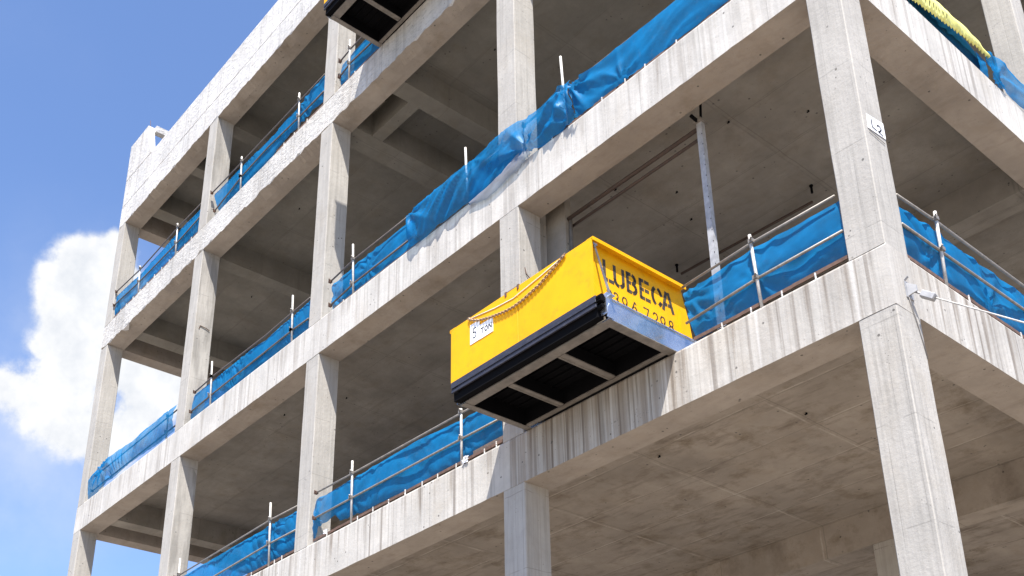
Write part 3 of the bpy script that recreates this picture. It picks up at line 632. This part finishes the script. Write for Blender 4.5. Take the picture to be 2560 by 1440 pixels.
# ------------------------------------------------------------------ loading platform
def make_platform(dx=0., dz=0., label='', first=True):
    T = lambda x, y, z: (x, y, z)
    t = thing('loading_platform', (-4.82, -.6, .87), label, 'loading platform', 'cantilever loading platforms on the facade')
    B = lambda *a: MB().quadbox(*a)
    P = lambda mb, nm, mt, **k: part(mb, nm, mt, t, **k)
    # main rails: I sections, end rails with bright webs
    def ibeam_y(x0, x1, y0, y1, z0, z1, web):
        m = MB(); m.quadbox(x0, x1, y0, y1, z0, z0+.018); m.quadbox(x0, x1, y0, y1, z1-.018, z1); m.quadbox(web-.006, web+.006, y0+.001, y1-.001, z0+.017, z1-.017); return m
    P(ibeam_y(-3.40, -3.262, -1.29, 2.4, .87, 1.205, -3.285), 'end_rail', galv)
    P(ibeam_y(-6.372, -6.27, -1.29, 2.4, .87, 1.205, -6.35), 'end_rail', galv)
    P(B(-3.405, -3.262, -1.292, 2.402, .860, .8695), 'bottom_flange', frm); P(B(-6.372, -6.262, -1.292, 2.402, .860, .8695), 'bottom_flange', frm)
    m = MB(); m.quadbox(-6.27, -3.401, -1.29, -1.13, .872, .892); m.quadbox(-6.27, -3.401, -1.22, -1.205, .892, 1.15); m.quadbox(-6.27, -3.401, -1.28, -1.14, 1.13, 1.148)
    P(m, 'outer_rail', frm)
    P(B(-6.27, -3.401, -1.129, -1.120, .893, 1.148), 'recess_shade_sheet', blk); P(B(-6.265, -6.255, -1.119, -.10, .875, 1.148), 'recess_shade_sheet', blk); P(B(-3.415, -3.405, -1.119, -.10, .875, 1.148), 'recess_shade_sheet', blk); P(B(-6.25, -3.42, -.108, -.092, .89, 1.148), 'recess_shade_sheet', blk)  # black sheets added over the inner rail faces, so the recess reads as shade
    P(B(-6.27, -3.401, -.09, -.012, .872, 1.148), 'inner_rail', frm)
    for x0, x1 in ((-4.44, -4.30), (-5.50, -5.39)):
        m = MB(); m.quadbox(x0, x1, -1.118, -.11, .874, .89); m.quadbox(x0+.03, x0+.04, -1.118, -.11, .866, .874)
        cm = P(m, 'cross_member', frm); P(B(x0+.004, x1-.004, -1.118, -.11, .891, 1.09), 'web', blk, sub=cm)  # web coloured black to carry the shade of the recess
    m = B(-6.345, -3.29, -1.20, .45, 1.15, 1.165)
    for y in (-.95, -.78, -.6, -.45, -.28): m.quadbox(-6.25, -3.42, y, y+.03, 1.12, 1.149)
    P(m, 'deck', blk)
    m = MB()
    for z0, z1, y in ((1.03, 1.07, -1.445), (1.072, 1.10, -1.437), (1.102, 1.208, -1.45)): m.quadbox(-6.415, -3.345, y, y+.03, z0, z1)
    P(m, 'fascia', navy, bevel=.004)
    P(B(-6.40, -3.36, -1.40, -1.292, .90, 1.13), 'fascia_gap_shade', blk)  # black box fills the gap below the fascia, where there is only shadow
    # yellow gates
    for x0, x1 in ((-6.352, -4.897), (-4.889, -3.462)):
        g_ = P(B(x0, x1, -1.430, -1.405, 1.212, 2.155), 'gate_panel', yel, bevel=.004)
    P(B(-6.352, -3.462, -1.404, -1.372, 2.10, 2.152), 'gate_top_rail', yel)
    m = MB(); m.quadbox(-5.17, -5.13, -1.44, -1.39, 2.10, 2.175); m.quadbox(-4.90, -4.86, -1.44, -1.39, 2.10, 2.175); m.quadbox(-5.129, -4.901, -1.425, -1.40, 2.157, 2.172)
    P(m, 'gate_latch', rust)
    # side panels with an overhanging top flange
    for s, xs in ((1, -3.45), (-1, -6.365)):
        m = MB().poly([(xs, -1.432, 1.212), (xs, -1.432, 2.155), (xs, .46, 2.155), (xs, .60, 1.62), (xs, .66, 1.212)], (-s*.02, 0, 0))
        sp = P(m, 'side_panel', yel)
        m = MB(); a, b = sorted((xs+s*.001, xs+s*.105)); m.quadbox(a, b, -1.432, .46, 2.135, 2.155)
        c, d = sorted((xs+s*.09, xs+s*.105)); m.quadbox(c, d, -1.432, .46, 2.10, 2.134)
        m.quadbox(*sorted((xs+s*.001, xs+s*.075)), -1.431, -1.415, 1.212, 2.134)
        m.quadbox(*sorted((xs+s*.001, xs+s*.06)), .34, .355, 1.212, 1.75)
        P(m, 'panel_flange', yel)
        if s == 1:
            to3 = lambda a, b: (-3.4485, a, b)
            word('LUBECA', [(-1.155, 1.645), (-.955, 1.635), (-.70, 1.645), (-.44, 1.65), (-.19, 1.65), (.03, 1.65)], .222, .305, .056, to3, (.0015, 0, 0), lambda q: P(q, 'letter', sten, sub=sp))
            word('23967298', [(-1.12, 1.31), (-.99, 1.31), (-.82, 1.31), (-.63, 1.31), (-.39, 1.31), (-.205, 1.31), (-.05, 1.31), (.125, 1.31)], .115, .20, .022, to3, (.0015, 0, 0), lambda q: P(q, 'numeral', sten, sub=sp))
    for s, xs in ((1, -3.40), (-1, -6.41)):
        m = MB().poly([(xs, -1.375, 2.06), (xs, -1.345, 2.06), (xs+s*.12, -1.20, 1.22), (xs+s*.12, -1.25, 1.22)], (s*.012, 0, 0))
        m.quadbox(*sorted((xs-s*.03, xs+s*.03)), -1.40, -1.33, 2.05, 2.09)
        P(m, 'side_brace', galv)
        # corner hardware
        m = MB(); x = -3.262 if s == 1 else -6.372
        m.quadbox(*sorted((x, x+s*.012)), -1.33, -1.24, .90, 1.26); m.quadbox(*sorted((x-s*.12, x+s*.012)), -1.345, -1.331, .93, 1.24)
        m.quadbox(*sorted((x-s*.02, x+s*.06)), -1.30, -1.22, 1.207, 1.222)
        m.poly([(x+s*.013, -1.35, .87), (x+s*.013, -1.23, .87), (x+s*.013, -1.23, 1.02), (x+s*.013, -1.29, 1.10), (x+s*.013, -1.33, 1.02)], (s*.01, 0, 0))
        P(m, 'corner_bracket', galv)
        m = MB(); xx = x-s*.05
        m.tube([(xx-.05, -1.40, 1.16), (xx+.05, -1.40, 1.16)], .05, 10); m.tube([(xx-.04, -1.39, 1.03), (xx+.05, -1.39, 1.03)], .035, 8)
        m.quadbox(xx-.06, xx+.06, -1.45, -1.36, 1.095, 1.105)
        P(m, 'roller', blk, smooth=False)
    # placard and chain
    sg = P(B(-5.97, -5.745, -1.438, -1.432, 1.665, 2.005), 'placard', wht)
    sg2 = P(B(-5.744, -5.44, -1.4385, -1.432, 1.66, 1.905), 'placard', wht)
    to3 = lambda a, b: (a, -1.4386, b)
    word('5', [(-5.915, 1.745)], .105, .17, .018, to3, (0, -.0015, 0), lambda q: P(q, 'numeral', ink, sub=sg))
    to4 = lambda a, b: (a, -1.439, b)
    word('TON', [(-5.72, 1.745), (-5.63, 1.74), (-5.54, 1.74)], .075, .085, .017, to4, (0, -.0015, 0), lambda q: P(q, 'letter', ink, sub=sg2))
    cpts = [(-6.0, 2.135), (-5.9, 2.06), (-5.75, 1.985), (-5.47, 1.905), (-5.15, 1.845), (-4.98, 1.83), (-4.76, 1.845), (-4.42, 1.915), (-4.08, 2.045), (-3.84, 2.155)]
    ch = MB(); tot = 0; seg = []
    for a, b in zip(cpts, cpts[1:]):
        n_ = max(1, int(math.hypot(b[0]-a[0], b[1]-a[1])/.012))
        for i in range(n_): seg.append((a[0]+(b[0]-a[0])*i/n_, a[1]+(b[1]-a[1])*i/n_))
    step = 3
    for k, i in enumerate(range(0, len(seg)-step, step)):
        a = Vector((seg[i][0], -1.452, seg[i][1])); b = Vector((seg[i+step][0], -1.452, seg[i+step][1])); d = (b-a); e = d.normalized()
        side = Vector((0, 1, 0)) if k % 2 else e.cross(Vector((0, 1, 0)))
        w = .018; mid = (a+b)/2; h = d.length*.72
        loop = [mid + e*h*math.cos(q)*1.0 + side*w*math.sin(q) for q in [2*math.pi*j/8 for j in range(9)]]
        ch.tube(loop, .008, 5, cap=False)
    P(ch, 'chain', zinc, smooth=True)
    rp = MB().tube([(-6.0, -1.436, 2.13), (-5.4, -1.436, 2.03), (-4.98, -1.436, 1.99), (-4.9, -1.438, 2.0), (-4.4, -1.437, 2.06), (-3.9, -1.436, 2.14)], .006, 6)
    P(rp, 'lashing_cord', wht, smooth=True)
    return t
plat = make_platform(label='yellow sided loading platform marked LUBECA jutting out in the centre')
def copy_tree(o, parent=None):
    c = o.copy(); COL.objects.link(c)
    if parent: c.parent = parent
    for k in o.children: copy_tree(k, c)
    return c
pl2 = copy_tree(plat); pl2.location = plat.location + Vector((-4.61, 0, 11.425))
pl2['label'] = 'loading platform at the top edge, only its dark underside and left corner in view'

# ------------------------------------------------------------------ placard L2
o = MB().poly([(.001, .085, 2.60), (.001, .10, 2.83), (.001, .497, 2.89), (.001, .497, 2.635)], (.004, 0, 0)).build('floor_placard', wht, None, base=(0, .29, 2.6))
tag(o, 'white placard reading L2 on the corner column', 'sign')
mb = MB(); to3 = lambda a, b: (.0052, a, b)
strokes(mb, [[(.200, 2.79), (.196, 2.668), (.290, 2.660)], [(.325, 2.755), (.355, 2.778), (.395, 2.775), (.415, 2.748), (.395, 2.712), (.335, 2.664), (.430, 2.652)]], .026, to3, (.001, 0, 0))
q = mb.build('lettering', ink, None, base=(0, .29, 2.6)); q.location = (0, 0, 0); q.parent = o
o2 = MB().tube([(.006, .098, 2.565), (.006, .448, 2.535)], .004, 6).build('pencil_line_batten', frm, None, base=(0, .1, 2.56))
o2.name = 'wire'; tag(o2, 'thin dark wire stretched just under the L2 placard', 'wire')

# ------------------------------------------------------------------ guy cable
t = thing('guy_cable', (.0, .35, .3), 'steel cable with galvanised turnbuckle pulling off the corner column to the right', 'cable')
m = MB(); m.quadbox(.001, .013, .27, .43, .20, .42); m.poly([(.013, .30, .22), (.013, .30, .40), (.11, .335, .34), (.11, .335, .26)], (0, .02, 0)); m.tube([(.0, .30, .44), (.05, .30, .47)], .015, 6)
part(m, 'bracket', brk, t)
P0 = Vector((.06, .37, .28)); Dv = Vector((1.0567, .2093, -.8528))
a = P0 + Dv*.07; b = P0 + Dv*.20
m = MB().tube([P0, a], .012, 6); part(m, 'shackle', brk, t)
dd = Dv.normalized(); sd = dd.cross(Vector((0, 0, 1))).normalized(); uu = dd.cross(sd)
m = MB(); m.poly([a+sd*.045+uu*.04, a-sd*.045+uu*.04, a-sd*.045-uu*.04, a+sd*.045-uu*.04], b-a); part(m, 'turnbuckle', brk, t, bevel=.008)
m = MB().tube([b, P0+Dv*1.1, P0+Dv*2.2, P0 + Dv*9.5], .010, 8); part(m, 'cable', galvd, t, smooth=True)
o = MB().tube([(.008, .30, .30), (.014, .33, .10), (.010, .40, -.10), (.008, .46, -.33), (.006, .505, -.55)], .006, 6).build('cable_shadow_line', frm, None, base=(0, .3, .3), smooth=True)  # tube modelled along the shadow the cable casts on the column
tag(o, 'thin dark line drawn for the cable shadow on the corner column below the bracket', 'wire')

# ------------------------------------------------------------------ props, pipes, fittings
t = thing('steel_prop', (-3.05, .8, .85), 'galvanised adjustable steel prop standing behind the net right of the platform', 'prop')
m = MB(); m.quadbox(-3.10, -3.00, .775, .785, .87, 5.15); m.quadbox(-3.10, -3.09, .786, .86, .87, 5.15); m.quadbox(-3.01, -3.00, .786, .86, .87, 5.15)
part(m, 'channel', prp, t)
m = MB()
for i in range(20): m.quadbox(-3.012, -3.002, .770, .775, 1.1+i*.2, 1.12+i*.2)
part(m, 'pin_holes', blk, t)
part(MB().quadbox(-3.16, -2.94, .74, .90, .842, .87), 'base_plate', galv, t)
part(MB().quadbox(-3.13, -2.97, .72, .90, 5.151, 5.19), 'head_plate', frm, t)
m = MB().tube([(-3.05, .74, 5.17), (-3.05, .60, 5.19)], .03, 8); m.tube([(-3.02, .80, 5.19), (-3.0, .84, 5.80)], .02, 8); part(m, 'screw_jack', blk, t)
t = thing('pipe_run', (-6.2, .83, .85), 'dark rusty pipe pair along the ceiling edge turning down beside the column', 'pipe')
part(MB().tube([(-3.12, .83, 5.10), (-6.14, .83, 5.10)], .035, 8), 'upper_pipe', brn, t, smooth=True)
part(MB().tube([(-3.12, .95, 5.02), (-6.12, .95, 5.02)], .026, 8), 'lower_pipe', brn, t, smooth=True)
part(MB().tube([(-6.03, .86, 5.12), (-6.03, .86, .86)], .032, 8), 'down_pipe', frm, t, smooth=True)
t = thing('ceiling_conduit', (-4.9, 4.35, 5.84), 'dark conduit hung under the ceiling above the right hand net', 'conduit')
part(MB().tube([(-3.47, 4.48, 5.74), (-6.49, 4.36, 5.74)], .026, 8), 'conduit', brn, t, smooth=True)
for x, y in ((-3.30, 4.22), (-6.46, 4.20)):
    m = MB().tube([(x, y, 5.868), (x, y, 5.70)], .022, 6); m.tube([(x, y, 5.868), (x, y, 5.85)], .035, 10); part(m, 'hanger', blk, t)
# ceiling inserts, small hooks and stains of tie wire
ins = [(-4.95, 2.5, 5.868), (-5.3, 3.3, 5.868), (-2.2, 2.6, 5.868), (-3.2, 1.8, 5.868), (-2.4, 4.1, 5.868), (-5.6, 1.6, 5.868), (-16.9, 1.5, 5.868), (-15.2, 2.2, 5.868),
       (-22.9, 1.8, 12.098), (-21.5, 2.6, 12.098), (-16.9, 1.5, 12.098), (-16.0, 2.4, 12.098), (-9.2, 1.9, 12.098), (-8.9, 2.7, 12.098), (-2.0, 1.4, .655), (-3.0, 2.6, .655), (-1.6, 3.0, .655), (-5.4, 2.0, .655)]
where = ['over the platform', 'deep over the platform', 'above the right hand net', 'beside the prop head', 'near the conduit end', 'by the pipe bend', 'in the third bay, middle floor', 'in the third bay near the column',
         'in the far left upper bay', 'deep in the far left upper bay', 'over the twisted net bay', 'behind the tall white post', 'over the bunched net', 'deep over the bunched net', 'beside the corner column underside', 'mid bay on the lowest ceiling', 'near the corner on the lowest ceiling', 'left part of the lowest ceiling']
for (x, y, z), w_ in zip(ins, where):
    m = MB().tube([(x, y, z+.004), (x, y, z-.02)], .016, 6); m.quadbox(x-.03, x+.016, y-.01, y+.01, z-.028, z-.018)
    tag(m.build('ceiling_insert', blk, None, base=(x, y, z)), 'small dark cast-in ceiling insert ' + w_, 'fixing', 'cast-in ceiling fixings')
o = MB().tube([(-19.355, .13, 3.62-.0), (-19.35, .15, 3.72), (-19.345, .32, 3.70), (-19.345, .42, 3.66)], .010, 6)
o.v = [(x, y, z+5.35) for x, y, z in o.v]
tag(o.build('bent_bar', rust, None, base=(-19.35, .2, 9.0)), 'bent reinforcing bar end sticking out of the column left of centre', 'rebar')
o = MB().tube([(-6.43, .12, 3.98), (-6.418, .14, 3.86), (-6.41, .20, 3.80), (-6.405, .44, 3.68)], .008, 6)
tag(o.build('bent_bar', rust, None, base=(-6.43, .12, 3.9)), 'thin bent wire on the column face just above the yellow platform', 'rebar')
# a crumpled white scrap by the railing post and a cloth scrap by the left column
for (x, y, z, lab, s) in ((-7.86, .0, .90, 'crumpled white plastic scrap at the foot of a post on the lower beam', .09), (-12.25, .06, .98, 'small white scrap under the left end of the long lower net', .08)):
    m = MB(); n_ = 7
    for i in range(n_+1):
        for j in range(n_+1):
            u, v = i/n_-.5, j/n_-.5
            m.v.append((x+u*s*1.6+.02*noise.noise((u*5, v*5, x)), y-.02+.05*noise.noise((u*6, v*6, x+3)), z+v*s*1.3-abs(u)*.03))
    for i in range(n_):
        for j in range(n_):
            q = i*(n_+1)+j; m.f.append([q, q+1, q+n_+2, q+n_+1]); m.mi.append(0)
    tag(m.build('plastic_scrap', wht, None, base=(x, y, z), smooth=True, recalc=False), lab, 'litter')
# timber batten at the right end of the long lower strip, under the platform
m = MB().quadbox(-7.75, -6.98, .06, .09, .90, 1.03); tag(m.build('timber_batten', wood, None, base=(-7.4, .07, .9)), 'brown timber batten on the beam just left of the platform', 'timber')

SC.render.engine = 'CYCLES'
